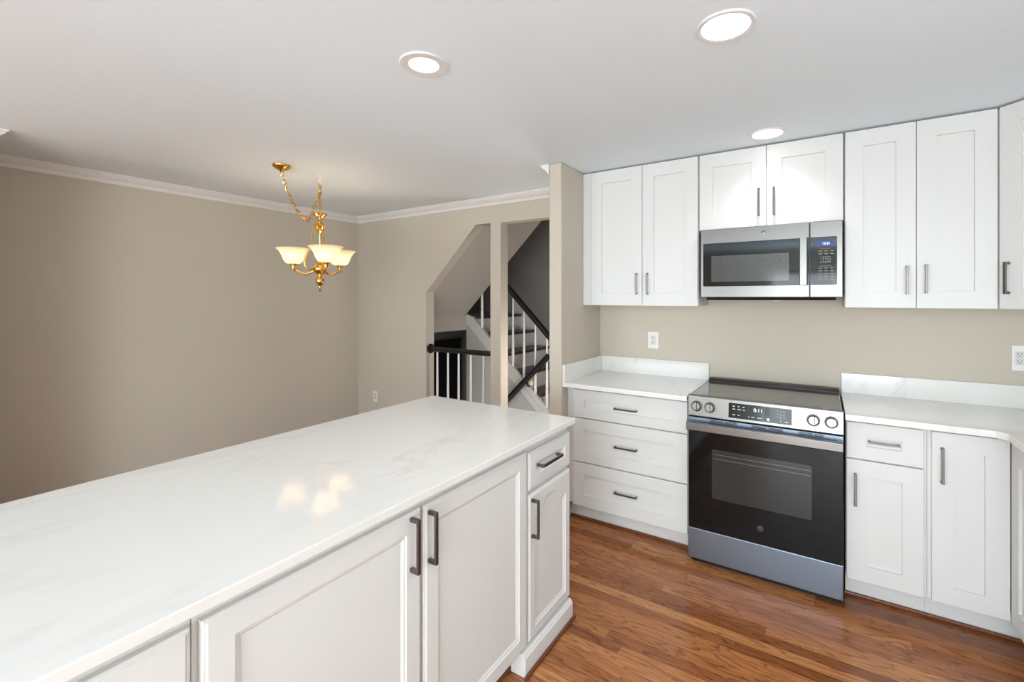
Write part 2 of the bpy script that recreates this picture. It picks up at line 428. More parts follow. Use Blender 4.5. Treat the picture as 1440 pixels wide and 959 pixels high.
def base_board(name, x0, x1, y0, y1):
    bm = bmesh.new(); box(bm, x0, x1, y0, y1, FZ, 0.06); struct(obj(name, bm, M['trim'], bevel=0.004))
base_board('baseboard_left', XL, XL + .014, -2.806, -0.014)
base_board('baseboard_back', XL, OL, -0.014, 0)

# ------------------------------------------------------------------ stairwell
YB = 1.95; YM = 0.94; XF = -3.0
LOW = -1.45; HI = 4.0
bm = bmesh.new(); box(bm, -4.6, -0.2, YB, YB + .1, LOW, HI); struct(obj('wall_stairwell_back', bm, M['stairshade']))
bm = bmesh.new(); box(bm, -4.1, -4.0, TH, YB, LOW, HI); struct(obj('wall_stairwell_left', bm, M['stairshade']))
bm = bmesh.new(); box(bm, -0.4, -0.3, TH, YB, LOW, HI); struct(obj('wall_stairwell_right', bm, M['stairshade']))
bm = bmesh.new(); box(bm, -4.1, -0.3, 0, TH, CE + .1, HI); struct(obj('wall_stairwell_front', bm, M['stairshade']))
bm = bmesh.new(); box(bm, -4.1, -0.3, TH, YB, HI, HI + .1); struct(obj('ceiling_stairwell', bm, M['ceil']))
bm = bmesh.new(); box(bm, -4.1, -0.3, TH, YB, LOW - .1, LOW); struct(obj('floor_stairwell', bm, M['tread']))
# landing slab and the sloped underside of the flight above
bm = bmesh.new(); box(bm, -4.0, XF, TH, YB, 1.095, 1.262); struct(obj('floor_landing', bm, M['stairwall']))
SL = 0.968
def zs(x): return 1.539 + (x - OL) * SL
bm = bmesh.new()
prism(bm, [(XF - .0, zs(XF)), (-0.6, zs(-0.6)), (-0.6, zs(-0.6) + .16), (XF - .12, zs(XF - .12) + .16), (XF - .12, 1.262), (XF, 1.262)], YM - .023, 'Y', TH)
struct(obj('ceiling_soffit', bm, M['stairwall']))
bm = bmesh.new()   # spandrel wall under the far flight
def zst(x): return 1.283 - (x + 2.95) * 0.935
prism(bm, [(XF, LOW), (-0.55, LOW), (-0.55, zst(-0.55) - .157), (XF, zst(XF) - .157)], YM + .03, 'Y', YM)
struct(obj('wall_spandrel', bm, M['stairwall']))
bm = bmesh.new(); box(bm, -3.93, -3.88, TH, YM + .9, -0.9, 0.885); dn = obj('door_1', bm, M['darkdoor'], bevel=0.004); struct(dn)  # near-black slab in place of the dark doorway under the landing
bm = bmesh.new(); box(bm, -3.999, -3.9, TH, YB, 0.885, 1.095); struct(obj('trim_6', bm, M['stairshade']))

st = thing('staircase', 'staircase with dark wooden treads and black handrail climbing left behind the wall openings', 'staircase', (XF, YM, 0))
def lx(x): return x - XF
def ly(y): return y - YM
bm = bmesh.new()
prism(bm, [(lx(XF), zst(XF) - .155), (lx(-1.0), zst(-1.0) - .155), (lx(-1.0), zst(-1.0) + .02), (lx(-2.90), zst(-2.90) + .02), (lx(XF), 1.29)], 0.03, 'Y', -0.012)
obj('stringer', bm, M['trimshade'], st, 0.004)
bm = bmesh.new()
prism(bm, [(lx(XF), zst(XF) - .04), (lx(-1.0), zst(-1.0) - .04), (lx(-1.0), zst(-1.0) + .02), (lx(-2.90), zst(-2.90) + .02), (lx(XF), 1.295)], -0.012, 'Y', -0.022)
obj('stringer_molding', bm, M['trimshade'], st, 0.004)
bm = bmesh.new()
prism(bm, [(lx(XF), zst(XF) - .2), (lx(-1.0), zst(-1.0) - .2), (lx(-1.0), zst(-1.0) + .2), (lx(XF), zst(XF) + .2)], ly(YB) - .001, 'Y', ly(YB) - .02)
obj('skirt_board', bm, M['trim'], st, 0.003)
RUN, RISE = 0.2245, 0.21
for k in range(8):
    xn = -2.85 + RUN * k; z = 1.262 - RISE * k
    bm = bmesh.new()
    box(bm, lx(xn - RUN - .02) if k else lx(xn - .12), lx(xn), 0.031, ly(YB) - .021, z - .035, z)
    obj('tread', bm, M['tread'], st, 0.008)
    bm = bmesh.new(); box(bm, lx(xn - .045), lx(xn - .025), 0.031, ly(YB) - .021, z - RISE, z - .036)
    obj('riser', bm, M['trim'], st)
def zr(x): return 1.60 - (x + 2.385) * 0.985      # rail centre line
rl = bpy.data.objects.new('railing', None); COL.objects.link(rl); rl.parent = st
sec = [(0.034 * math.cos(a) , 0.034 * math.sin(a)) for a in [2 * PI * i / 12 for i in range(12)]]
bm = bmesh.new(); tube(bm, [(lx(-2.83), 0.01, zr(-2.83)), (lx(-1.2), 0.01, zr(-1.2))], 0.034, 14); obj('handrail', bm, M['darkwood'], rl, smooth=True)
BAL = [(0.0095, 0), (0.016, 0.02), (0.0165, 0.25), (0.012, 0.27), (0.0165, 0.30), (0.0135, 0.42), (0.011, 0.62), (0.0085, 1.0)]
for i in range(9):
    x = -2.764 + 0.1498 * i
    zb = zst(x) + .012; h = zr(x) - .03 - zb
    bm = bmesh.new(); lathe(bm, [(r, t * h) for r, t in BAL], 12)
    obj('baluster', bm, M['trim'], rl, smooth=True, loc=(lx(x), 0.01, zb))
# handrail of the flight going down, bracketed to the spandrel wall
hr = thing('handrail', 'thick black wall handrail descending left, seen low through the right opening', 'handrail', (-2.08, YM, 0.6))
def zl(x): return 0.351 - .012 + (x + 2.333) * 0.985
bm = bmesh.new(); tube(bm, [(-3.0 + 2.08, -0.07, zl(-3.0) - .6), (-1.80 + 2.08, -0.07, zl(-1.80) - .6)], 0.032, 14)
obj('rail', bm, M['darkwood'], hr, smooth=True)
for bxx in (-2.075, -2.75):
    bm = bmesh.new(); tube(bm, [(bxx + 2.08, -0.07, zl(bxx) - .6 - .03), (bxx + 2.08, -0.066, zl(bxx) - .6 - .075), (bxx + 2.09, -0.04, zl(bxx) - .6 - .085), (bxx + 2.10, -0.008, zl(bxx) - .6 - .055)], 0.008, 8)
    b = obj('bracket', bm, M['darkwood'], hr, smooth=True)
    bm = bmesh.new(); lathe(bm, [(0.034, 0), (0.034, 0.004), (0.026, 0.012), (0.010, 0.015)], 20)
    obj('rosette', bm, M['cream'], b, smooth=True, loc=(bxx + 2.10, -0.0221, zl(bxx) - .6 - .05), rot=(PI / 2, 0, 0))
# guard rail in the left opening
gd = thing('guard_railing', 'black rail on white square spindles closing the left wall opening', 'railing', (OL, 0.055, 0))
bm = bmesh.new(); tube(bm, [(0.012, 0, 0.962), (P0 - OL - .001, 0, 0.962)], 0.026, 16, sec=[(a * 1.05, b * .95) for a, b in [(0.026 * math.cos(t), 0.026 * math.sin(t)) for t in [2 * PI * i / 16 for i in range(16)]]])
obj('handrail', bm, M['darkwood'], gd, smooth=True)
bm = bmesh.new(); lathe(bm, [(0.046, 0.0005), (0.049, 0.008), (0.047, 0.018), (0.038, 0.024), (0.028, 0.026)], 28)
obj('rosette', bm, M['darkwood'], gd, smooth=True, loc=(0, 0, 0.966), rot=(0, PI / 2, 0))
for x in (-2.621, -2.477, -2.337, -2.184, -2.028):
    bm = bmesh.new()
    lathe(bm, [(0.0125, 0), (0.0125, .30), (0.009, .32), (0.0125, .36), (0.0115, .6), (0.009, .966)], 12)
    obj('baluster', bm, M['trim'], gd, smooth=True, loc=(x - OL, 0, FZ))

# ------------------------------------------------------------------ island (faces +X; local x runs along +Y)
XD = -0.35
def island_unit(y0, y1, label, name='base_cabinet', group=None):
    t = thing(name, label, 'cabinet', (XD, y0, 0), PI / 2, group)
    W = y1 - y0
    bm = bmesh.new(); box(bm, 0, W, 0.0205, 0.62, 0.06, 0.887); obj('body', bm, M['cab'], t, 0.002)
    return t, W
t, W = island_unit(-3.60, -2.921, 'white island cabinet nearest the camera, cut off by the frame corner')
front('door', t, 0.005, W - .006, 0.06, 0.855, profiled(W - .011, 0.795), (0.10, 0.76, 0.155, True), bar=0.012, proj=0.035)
bx('toe_kick', M['cab'], t, 0, W, 0.07, 0.09, FZ, 0.0595)
t, W = island_unit(-2.9195, -1.757, 'white island cabinet with two wide panelled doors side by side')
a = -2.909; c1 = -2.340; c2 = -2.329; e = -1.761; y0 = -2.9195
front('door', t, a - y0, c1 - y0, 0.066, 0.855, profiled(c1 - a, 0.789), (-2.382 - y0, 0.765, 0.158, True), bar=0.012, proj=0.035)
front('door', t, c2 - y0, e - y0, 0.066, 0.855, profiled(e - c2, 0.789), (-2.311 - y0, 0.758, 0.158, True), bar=0.012, proj=0.035)
bx('toe_kick', M['cab'], t, 0, W, 0.07, 0.09, FZ, 0.0595)
t, W = island_unit(-1.7555, -1.385, 'white island end cabinet with small drawer above an arched panel door')
y0 = -1.7555; a = -1.751; e = -1.390
front('drawer', t, a - y0, e - y0, 0.690, 0.846, profiled(e - a, 0.156, 0.052), (-1.605 - y0, 0.780, 0.172, False), bar=0.012, proj=0.035)
front('door', t, a - y0, e - y0, 0.070, 0.672, arched(e - a, 0.602, 0.045), (-1.730 - y0, 0.575, 0.158, True), bar=0.012, proj=0.035)
bm = bmesh.new()
prism(bm, [(-.016, FZ), (-.016, 0.044), (-.013, 0.048), (-.011, 0.050), (-.008, 0.056), (-.003, 0.0595), (0.055, 0.0595), (0.055, FZ)][::-1], W - .010, 'X', -0.046)
bm2 = bm
pl = obj('plinth', bm2, M['cab'], t, 0.0015)
# back panel and top
tb = tag(bx('island_back_panel', M['cab'], None, -1.00, -0.975, -3.60, -1.385, FZ, 0.887, 0.002), 'plain white panel closing the dining side under the island top', 'panel')
bm = bmesh.new(); box(bm, -1.254, -0.3246, -3.62, -1.3848, 0.888, 0.914)
tag(obj('island_countertop', bm, M['quartz'], bevel=0.003, segs=3), 'long white veined quartz slab on top of the island', 'countertop')

# ------------------------------------------------------------------ cabinet run on the back wall
YD = -0.567
def unit(x0, x1, label, name='base_cabinet', z0=0.0905, z1=0.882, depth=0.545, toe=0.0):
    t = thing(name, label, 'cabinet', (x0, YD, 0)); W = x1 - x0
    bx('body', M['cab'], t, 0, W, 0.0205, depth, z0, z1, 0.0015)
    bx('toe_kick', M['cab'], t, 0, W + toe, 0.079, 0.095, FZ, z0 - .0005)
    return t
x0 = -0.8135
t = unit(x0, -0.004, 'white cabinet with three wide stacked drawers left of the range')
for (z0, z1, sv, hz) in ((0.682, 0.868, 0.064, 0.775), (0.386, 0.675, 0.076, 0.530), (0.0905, 0.379, 0.077, 0.238)):
    front('drawer', t, -0.761 - x0, -0.008 - x0, z0, z1, shaker(0.753, z1 - z0, 0.083, sv), (-0.386 - x0, hz, 0.15, False), bar=0.010, proj=0.028)
x0 = 0.762
t = unit(x0, 1.0735, 'white cabinet with one small drawer above a door right of the range')
front('drawer', t, 0.765 - x0, 1.0605 - x0, 0.691, 0.868, shaker(0.2955, 0.177, 0.079, 0.064), (0.912 - x0, 0.783, 0.122, False), bar=0.010, proj=0.028)
front('door', t, 0.765 - x0, 1.0605 - x0, 0.0905, 0.684, shaker(0.2955, 0.5935, 0.079), (0.800 - x0, 0.540, 0.158, True), bar=0.011, proj=0.028)
x0 = 1.0745
t = unit(x0, 1.3465, 'white full height door cabinet beside the inside corner of the counter', toe=0.079)
front('door', t, 1.0883 - x0, 1.3462 - x0, 0.0905, 0.868, shaker(0.258, 0.7775, 0.079), (1.123 - x0, 0.720, 0.162, True), bar=0.011, proj=0.028)
t = thing('base_cabinet', 'white return cabinet at the right frame edge, facing the island', 'cabinet', (1.3475, YD + .0, 0), -PI / 2)
bx('body', M['cab'], t, 0.0, 1.2, 0.0205, 0.62, 0.0905, 0.882, 0.0015)
bx('toe_kick', M['cab'], t, -0.078, 1.2, 0.0795, 0.095, FZ, 0.09)
front('door', t, 0.004, 0.40, 0.0905, 0.868, shaker(0.396, 0.7775, 0.085), (0.365, 0.72, 0.162, True))
front('door', t, 0.405, 0.80, 0.0905, 0.868, shaker(0.395, 0.7775, 0.085), (0.44, 0.72, 0.162, True))
def shoe(name, x0, x1, y0, y1):
    bm = bmesh.new(); box(bm, x0, x1, y0, y1, FZ, FZ + .019); struct(obj(name, bm, M['shoe'], bevel=0.006, segs=3))
shoe('trim_7', -0.8135, 0.010, YD + .065, YD + .079); shoe('trim_8', 0.754, 1.4265, YD + .065, YD + .079)
bm = bmesh.new(); box(bm, -0.334, -0.321, -1.815, -1.385, FZ, FZ + .016); struct(obj('trim_9', bm, M['shoe'], bevel=0.005, segs=3))
bm = bmesh.new(); box(bm, -0.4195, -0.4055, -3.6, -1.803, FZ, FZ + .019); struct(obj('trim_10', bm, M['shoe'], bevel=0.006, segs=3))

# countertops with their upstands
ct = thing('countertop', 'short white quartz countertop with upstand left of the range', 'countertop', (-0.814, -0.6245, 0.884))
bx('slab', M['quartz'], ct, 0.0, 0.8165, 0, 0.6245, 0, 0.030, 0.003, segs=3)
bx('backsplash', M['quartz'], ct, 0.0205, 0.8165, 0.6045, 0.6240, 0.0301, 0.1475, 0.0015)
bx('backsplash', M['quartz'], ct, 0.0005, 0.0200, 0.001, 0.6240, 0.0301, 0.1475, 0.0015)
ct = thing('countertop', 'white quartz corner countertop running right from the range', 'countertop', (0.7575, -0.6245, 0.884))
bm = bmesh.new(); ox, oy = 0.7575, -0.6245
prism(bm, [(x - ox, y - oy) for x, y in ((0.7575, -0.6245), (1.285, -0.6245), (1.318, -0.660), (1.318, -1.77), (1.984, -1.77), (1.984, -0.0005), (0.7575, -0.0005))], 0.030, 'Z', 0.0)
obj('slab', bm, M['quartz'], ct, 0.003, segs=3)
bx('backsplash', M['quartz'], ct, 0.003, 1.206, 0.6045, 0.6240, 0.0301, 0.1475, 0.0015)
bx('backsplash', M['quartz'], ct, 1.2065, 1.226, -1.10, 0.6240, 0.0301, 0.1475, 0.0015)

# ------------------------------------------------------------------ wall cabinets
YU = -0.308; UB, UT = 1.4289, 2.3818
def upper(x0, x1, z0, label, doors, filler=None):
    t = thing('wall_cabinet', label, 'cabinet', (x0, YU, z0)); W = x1 - x0; H = UT - z0
    bx('body', M['cab'], t, 0, W, 0.0205, -YU - .0005, 0.001, H - .002, 0.001)
    for (a, b, hx, hz, L) in doors:
        front('door', t, a - x0, b - x0, 0, H, shaker(b - a, H, 0.079, 0.086), (hx - x0, hz - z0, L, True), bar=0.011, proj=0.027)
    if filler: bx('filler', M['cab'], t, filler[0] - x0, filler[1] - x0, 0.002, 0.0204, 0, H)
    return t
upper(-0.8135, -0.004, UB, 'tall white two door wall cabinet left of the microwave', [(-0.748, -0.3722, -0.408, 1.577, 0.145), (-0.3692, -0.0065, -0.333, 1.576, 0.145)], (-0.8125, -0.7495))
upper(0.0, 0.762, 1.9045, 'short white two door wall cabinet above the microwave', [(0.0035, 0.3818, 0.345, 2.050, 0.165), (0.385, 0.7585, 0.424, 2.048, 0.165)])
upper(0.766, 1.3685, UB, 'tall white two door wall cabinet right of the microwave', [(0.7685, 1.0668, 1.030, 1.573, 0.145), (1.070, 1.3672, 1.105, 1.577, 0.145)])
t = thing('wall_cabinet', 'white diagonal corner wall cabinet at the right frame edge', 'cabinet', (1.3700, YU, UB), -PI / 4)
H = UT - UB
bm = bmesh.new()
c = math.sqrt(0.5)
def dg(x, y): dx, dy = x - 1.37, y - YU; return ((dx - dy) * c, (dx + dy) * c)
e1 = (1.37 + 0.305, YU - 0.305)
prism(bm, [dg(1.372, -0.287), dg(1.372, -0.0005), dg(1.984, -0.0005), dg(1.984, e1[1] + .002), dg(e1[0] + .021, e1[1] + .002)], H - .002, 'Z', 0.001)
obj('body', bm, M['cab'], t)
front('door', t, 0.003, 0.428, 0, H, shaker(0.425, H, 0.082, 0.086), (0.04, 0.145, 0.15, True), bar=0.012, proj=0.03)

# ------------------------------------------------------------------ emblem: disc, ring and letters
def emblem(parent, x, z, y, r, mat, ink):
    bm = bmesh.new(); lathe(bm, [(r, 0), (r, 0.0012), (r * .9, 0.0016)], 32)
    e = obj('emblem', bm, mat, parent, smooth=True, loc=(x, y, z), rot=(PI / 2, 0, 0))
    bm = bmesh.new(); tube(bm, [(r * .82 * math.cos(2 * PI * i / 32), r * .82 * math.sin(2 * PI * i / 32), 0.0017) for i in range(32)], r * .06, 6, closed=True)
    obj('emblem_ring', bm, ink, e, smooth=True)
    text('emblem_letters', 'GE', r * 1.05, ink, e, (0, 0, 0.002), shear=0.3, rot=(0, 0, 0))
    return e

# ------------------------------------------------------------------ microwave
mw = thing('microwave', 'stainless over-the-range microwave under the short wall cabinet', 'microwave', (0.0202, -0.35, 1.4848))
ML, MH = 0.7362, 0.4185
bx('body', M['steeldark'], mw, 0.002, ML - .002, 0.032, 0.349, 0.002, MH, 0.002)
def sx(x): return x - 0.0202
def sz(z): return z - 1.4848
def rounded(bm, x0, x1, z0, z1, y0, y1, r=0.012, corners=(1, 1, 1, 1)):
    pts = []
    for (cx, cz, a, on) in ((x0, z0, PI, corners[0]), (x1, z0, 1.5 * PI, corners[1]), (x1, z1, 0, corners[2]), (x0, z1, PI / 2, corners[3])):
        if not on: pts.append((cx, cz)); continue
        ccx = cx + (r if cx == x0 else -r); ccz = cz + (r if cz == z0 else -r)
        for i in range(7): pts.append((ccx + r * math.cos(a + i * PI / 12), ccz + r * math.sin(a + i * PI / 12)))
    prism(bm, pts, y1, 'Y', y0)
d = bx('door', M['steel'], mw, 0, sx(0.6025), 0, 0.031, 0, MH, 0.003)
bm = bmesh.new(); rounded(bm, sx(0.036), sx(0.6015), sz(1.552), sz(1.817), -0.0015, 0.004, 0.008, (1, 0, 0, 1)); obj('door_glass', bm, M['blackglass'], d)
bm = bmesh.new(); rounded(bm, sx(0.084), sx(0.503), sz(1.580), sz(1.738), -0.002, 0.001, 0.004); obj('window', bm, M['mesh'], d)
bm = bmesh.new(); 
prism(bm, [(-.040, 0), (-.044, 0.004), (-.044, .036), (-.040, .040), (-.034, .040), (-.030, .036), (-.030, .004), (-.034, 0)], sz(1.815), 'Z', sz(1.552))
for v in bm.verts: v.co = Vector((v.co.y + sx(0.554), v.co.x, v.co.z))
for zz in (1.565, 1.785): box(bm, sx(0.562), sx(0.586), -0.031, -0.0016, sz(zz), sz(zz) + .02)
obj('handle', bm, M['steel'], d, 0.001)
emblem(d, sx(0.372), sz(1.862), -0.0001, 0.0125, M['steel'], M['steeldark'])
pn = bx('control_panel', M['steel'], mw, sx(0.6045), ML, 0, 0.031, 0, MH, 0.003)
bm = bmesh.new(); rounded(bm, sx(0.606), sx(0.7305), sz(1.552), sz(1.817), -0.0015, 0.004, 0.008, (0, 1, 1, 0)); obj('panel_glass', bm, M['blackglass'], pn)
bm = bmesh.new(); rounded(bm, sx(0.640), sx(0.716), sz(1.764), sz(1.794), -0.0019, -0.0015, 0.003); ds = obj('display', bm, M['mwscreen'], pn)
text('display_digits', '12:51', 0.017, M['mwdigits'], ds, (sx(0.680), -0.0021, sz(1.779)))
bm = bmesh.new(); box(bm, sx(0.650), sx(0.702), -0.0019, -0.0015, sz(1.751), sz(1.7535)); obj('red_line', bm, M['red_legend'], pn)
for z in (1.737, 1.722, 1.643, 1.628, 1.612, 1.596, 1.580):
    for i in range(3):
        x = 0.645 + i * 0.027; bx('key_legend', M['legend_dim'], pn, sx(x), sx(x + .017), -0.0019, -0.0015, sz(z), sz(z) + .0035)
bx('key_legend', M['legend_dim'], pn, sx(0.655), sx(0.70), -0.0019, -0.0015, sz(1.705), sz(1.7075)); bx('key_legend', M['legend_dim'], pn, sx(0.650), sx(0.704), -0.0019, -0.0015, sz(1.655), sz(1.657))
for r_, row in enumerate(('1 2 3 4 5', '6 7 8 9 0')): text('key_digits', row, 0.0135, M['legend'], pn, (sx(0.678), -0.0017, sz(1.694 - r_ * .016)))
bm = bmesh.new(); prism(bm, [(0.02, 0.0), (0.03, -0.017), (0.33, -0.017), (0.34, 0.0)], ML - .03, 'X', 0.03)
u = obj('vent_tray', bm, M['black'], mw, 0.002)
bm = bmesh.new(); lathe(bm, [(0.02, 0), (0.02, 0.003)], 20); obj('work_light', bm, M['white_plastic'], u, loc=(0.42, 0.05, -0.0205))

# ------------------------------------------------------------------ range
rg = thing('range', 'stainless slide-in electric range with black glass oven door', 'range', (0.0127, -0.6405, 0))
RW = 0.7384
bx('body', M['black'], rg, 0.0, RW, 0.04, 0.618, 0.008, 0.902, 0.002)
for x in (0.03, RW - .07):
    bm = bmesh.new(); lathe(bm, [(0.018, FZ), (0.018, FZ + .004), (0.010, FZ + .006), (0.010, 0.0078)], 14); obj('foot', bm, M['black'], rg, smooth=True, loc=(x + .02, 0.12, 0))
bx('shadow_strip', M['black'], rg, 0.01, RW - .01, 0.045, 0.060, FZ, 0.0065)  # black strip added to read as the shadow gap under the drawer
# cooktop
ck = bx('cooktop', M['cooktop'], rg, 0.004, RW - .004, 0.022, 0.619, 0.9025, 0.922, 0.003)
bm = bmesh.new()
prism(bm, [(0.548, 0.9221), (0.556, 0.940), (0.612, 0.944), (0.618, 0.9221)], RW - .004, 'X', 0.004); obj('rear_vent', bm, M['black'], ck, 0.003)
bm = bmesh.new(); box(bm, RW - .09, RW - .062, 0.06, 0.068, 0.9219, 0.9223); obj('cooktop_mark', bm, M['legend'], ck)
for cx_, cy_, r in ((0.19, 0.17, .085), (0.55, 0.17, .105), (0.19, 0.42, .075), (0.55, 0.42, .075)):
    for rr in (r, r * .62):
        bm = bmesh.new(); tube(bm, [(cx_ + rr * math.cos(2 * PI * i / 48), cy_ + rr * math.sin(2 * PI * i / 48), 0.92175) for i in range(48)], 0.0006, 4, closed=True)
        obj('burner_ring', bm, M['steeldark'], ck)
# slanted control panel
bm = bmesh.new(); prism(bm, [(0.0, 0.814), (0.012, 0.922), (0.016, 0.931), (0.0218, 0.931), (0.0218, 0.9), (0.039, 0.9), (0.039, 0.814)], RW, 'X', 0.0)
cp = obj('control_panel', bm, M['steel'], rg, 0.002)
tilt = math.atan2(0.012, 0.108)
def onp(z): return 0.012 * (z - 0.814) / 0.108
bm = bmesh.new(); rounded(bm, 0.216, 0.518, -0.040, 0.040, -0.0014, 0.003, 0.002)
dp = obj('display_panel', bm, M['blackglass'], cp, loc=(0, onp(0.868), 0.868), rot=(-tilt, 0, 0))
text('clock_digits', '0:11', 0.026, M['digits'], dp, (0.362, -0.0016, 0.014))
for r_, row in enumerate(('1  2  3', '4  5  6', '7  8  9')): text('key_digits', row, 0.0135, M['legend'], dp, (0.468, -0.0016, 0.022 - r_ * .0155))
text('key_digits', '0', 0.0135, M['legend'], dp, (0.468, -0.0016, -0.026))
for x, z, l in ((.236, .023, .012), (.262, .024, .008), (.286, .023, .010), (.236, .008, .013), (.260, .008, .018), (.288, .007, .010), (.236, -.022, .013), (.262, -.022, .010), (.330, -.024, .014), (.358, -.024, .022), (.486, -.028, .014)):
    bx('key_legend', M['legend'], dp, x, x + l, -0.0017, -0.0013, z - .0022, z + .0022)
bm = bmesh.new(); lathe(bm, [(0.003, 0), (0.003, .0004)], 14); obj('key_dot', bm, M['legend'], dp, loc=(0.318, -0.0013, -0.024), rot=(PI / 2, 0, 0))
bm = bmesh.new(); lathe(bm, [(0.008, 0), (0.008, .0004)], 18); obj('start_key', bm, M['steeldark'], dp, loc=(0.410, -0.0013, -0.026), rot=(PI / 2, 0, 0))
for kx in (0.048, 0.119, 0.612, 0.688):
    bm = bmesh.new(); lathe(bm, [(0.0265, 0.0), (0.0265, 0.004), (0.0235, 0.005), (0.0225, 0.020), (0.020, 0.023)], 32)
    kn = obj('knob', bm, M['steel'], cp, smooth=True, loc=(kx, onp(0.868) - .0005, 0.868), rot=(PI / 2 - tilt, 0, 0))
    bm = bmesh.new(); lathe(bm, [(0.0298, 0.0), (0.0298, 0.003)], 32); obj('knob_base', bm, M['black'], kn, smooth=True)
    bm = bmesh.new(); box(bm, -0.0045, 0.0045, -0.021, 0.021, 0.023, 0.030); obj('grip', bm, M['steel'], kn, 0.001)
    bm = bmesh.new(); box(bm, 0.0047, 0.0062, -0.018, 0.018, 0.0232, 0.0242); obj('pointer', bm, M['black'], kn)
    bm = bmesh.new(); lathe(bm, [(0.0022, 0), (0.0022, .0004)], 10); obj('knob_mark', bm, M['black'], cp, loc=(kx - .002, onp(0.905) - .0002, 0.905), rot=(PI / 2 - tilt, 0, 0))
# oven door
dr = bx('oven_door', M['black'], rg, 0.002, RW - .002, 0.006, 0.039, 0.180, 0.806, 0.002)
bx('door_glass', M['blackglass'], dr, 0.004, RW - .004, 0.0, 0.0058, 0.181, 0.758, 0.001)
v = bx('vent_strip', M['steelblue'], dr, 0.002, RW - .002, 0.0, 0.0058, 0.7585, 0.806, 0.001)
bm = bmesh.new()
for (a, b) in ((.118, .190), (.196, .258), (.330, .405), (.411, .478), (.55, .61), (.616, .655)):
    box(bm, a, b, -0.0006, 0.001, 0.7905, 0.7955); box(bm, a, b, -0.0006, 0.001, 0.7985, 0.8025)
bm.free()
for (a, b) in ((.118, .190), (.196, .258), (.330, .405), (.411, .478), (.55, .61), (.616, .655)):
    for (q0, q1) in ((.7905, .7955), (.7985, .8025)): bx('vent_slot', M['slot'], v, a, b, -0.0006, 0.001, q0, q1)
bm = bmesh.new()
prism(bm, [(-.052, .742), (-.056, .746), (-.056, .784), (-.050, .789), (-.036, .789), (-.032, .784), (-.032, .746), (-.036, .742)], RW - .004, 'X', 0.004)
for x in (0.010, RW - .052): box(bm, x, x + .042, -0.033, 0.0, 0.748, 0.782)
obj('handle', bm, M['steel'], dr, 0.001)
bm = bmesh.new(); rounded(bm, 0.130, 0.606, 0.366, 0.640, -0.0008, 0.001, 0.006); wn = obj('window', bm, M['windowglass'], dr)
for zz in (0.612, 0.588): bx('rack', M['steeldark'], wn, 0.140, 0.60, -0.0014, -0.0007, zz, zz + .0022)
emblem(dr, 0.372, 0.262, -0.0001, 0.0155, M['emblemgrey'], M['black'])
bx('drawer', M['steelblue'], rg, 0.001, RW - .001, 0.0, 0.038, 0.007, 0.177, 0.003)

# ------------------------------------------------------------------ outlets
def outlet(label, x, z, w, h, gang=1):
    t = thing('wall_outlet', label, 'outlet', (x, 0, z))
    bx('plate', M['white_plastic'], t, -w / 2, w / 2, -0.006, -0.0003, -h / 2, h / 2, 0.003, segs=3)
    cs = [0.0] if gang == 1 else [-w / 4, w / 4]
    for c0 in cs:
        bm = bmesh.new(); rounded(bm, c0 - .0165, c0 + .0165, -.034, .034, -0.0085, -0.006, 0.004); f = obj('receptacle', bm, M['socket_face'], t)
        bm = bmesh.new()
        for s in (-1, 1):
            zc = s * .0185
            box(bm, c0 - .0080, c0 - .0055, -0.0088, -0.008, zc - .001, zc + .009); box(bm, c0 + .0055, c0 + .0075, -0.0088, -0.008, zc, zc + .008)
            prism(bm, [(c0 + .0028 * math.cos(a), zc - .0075 + .0028 * math.sin(a)) for a in [2 * PI * i / 12 for i in range(12)]], -0.008, 'Y', -0.0088)
        obj('slots', bm, M['slot'], f)
    return t
outlet('white outlet above the short counter left of the range', -0.390, 1.170, 0.080, 0.122)
outlet('white outlet above the counter at the right frame edge', 1.550, 1.171, 0.118, 0.132, 2)
outlet('small white outlet low on the dining wall beyond the island', -3.498, 0.400, 0.072, 0.115)

# ------------------------------------------------------------------ recessed downlights
def downlight(label, x, y, ro, rl, deep, k):
    t = thing('downlight', label, 'ceiling light', (x, y, CE), 0, 'recessed downlights in the kitchen ceiling')
    bm = bmesh.new()
    lathe(bm, [(ro, -0.0002), (ro, -0.004), (ro * .96, -0.007), (rl + .004, -0.006), (rl, -0.002 if deep else -0.005), (rl, -0.0002)], 48, cap=False); obj('trim_ring', bm, M['trim'], t, smooth=True)
    bm = bmesh.new(); lathe(bm, [(rl, -0.0012), (rl, -0.0028 if deep else -0.0048)], 40); obj('lens', bm, M['lens'], t)
    d = bpy.data.lights.new('downlight_beam', 'SPOT'); d.energy = DOWN_POWER * k; d.spot_size = math.radians(125); d.spot_blend = 0.9
    d.shadow_soft_size = 0.05; d.color = (1.0, 0.975, 0.94)
    o = bpy.data.objects.new('downlight_beam', d); COL.objects.link(o); o.parent = t; o.location = (0, 0, -0.012)
    return t
downlight('wide rimmed downlight over the island, leftmost of the three', -0.652, -2.039, 0.093, 0.055, True, 0.8)
downlight('largest downlight at the top of the picture, over the aisle', 0.387, -1.678, 0.094, 0.077, False, 2.6)
downlight('smallest downlight close to the wall cabinets above the microwave', 0.405, -0.490, 0.090, 0.076, False, 1.2)

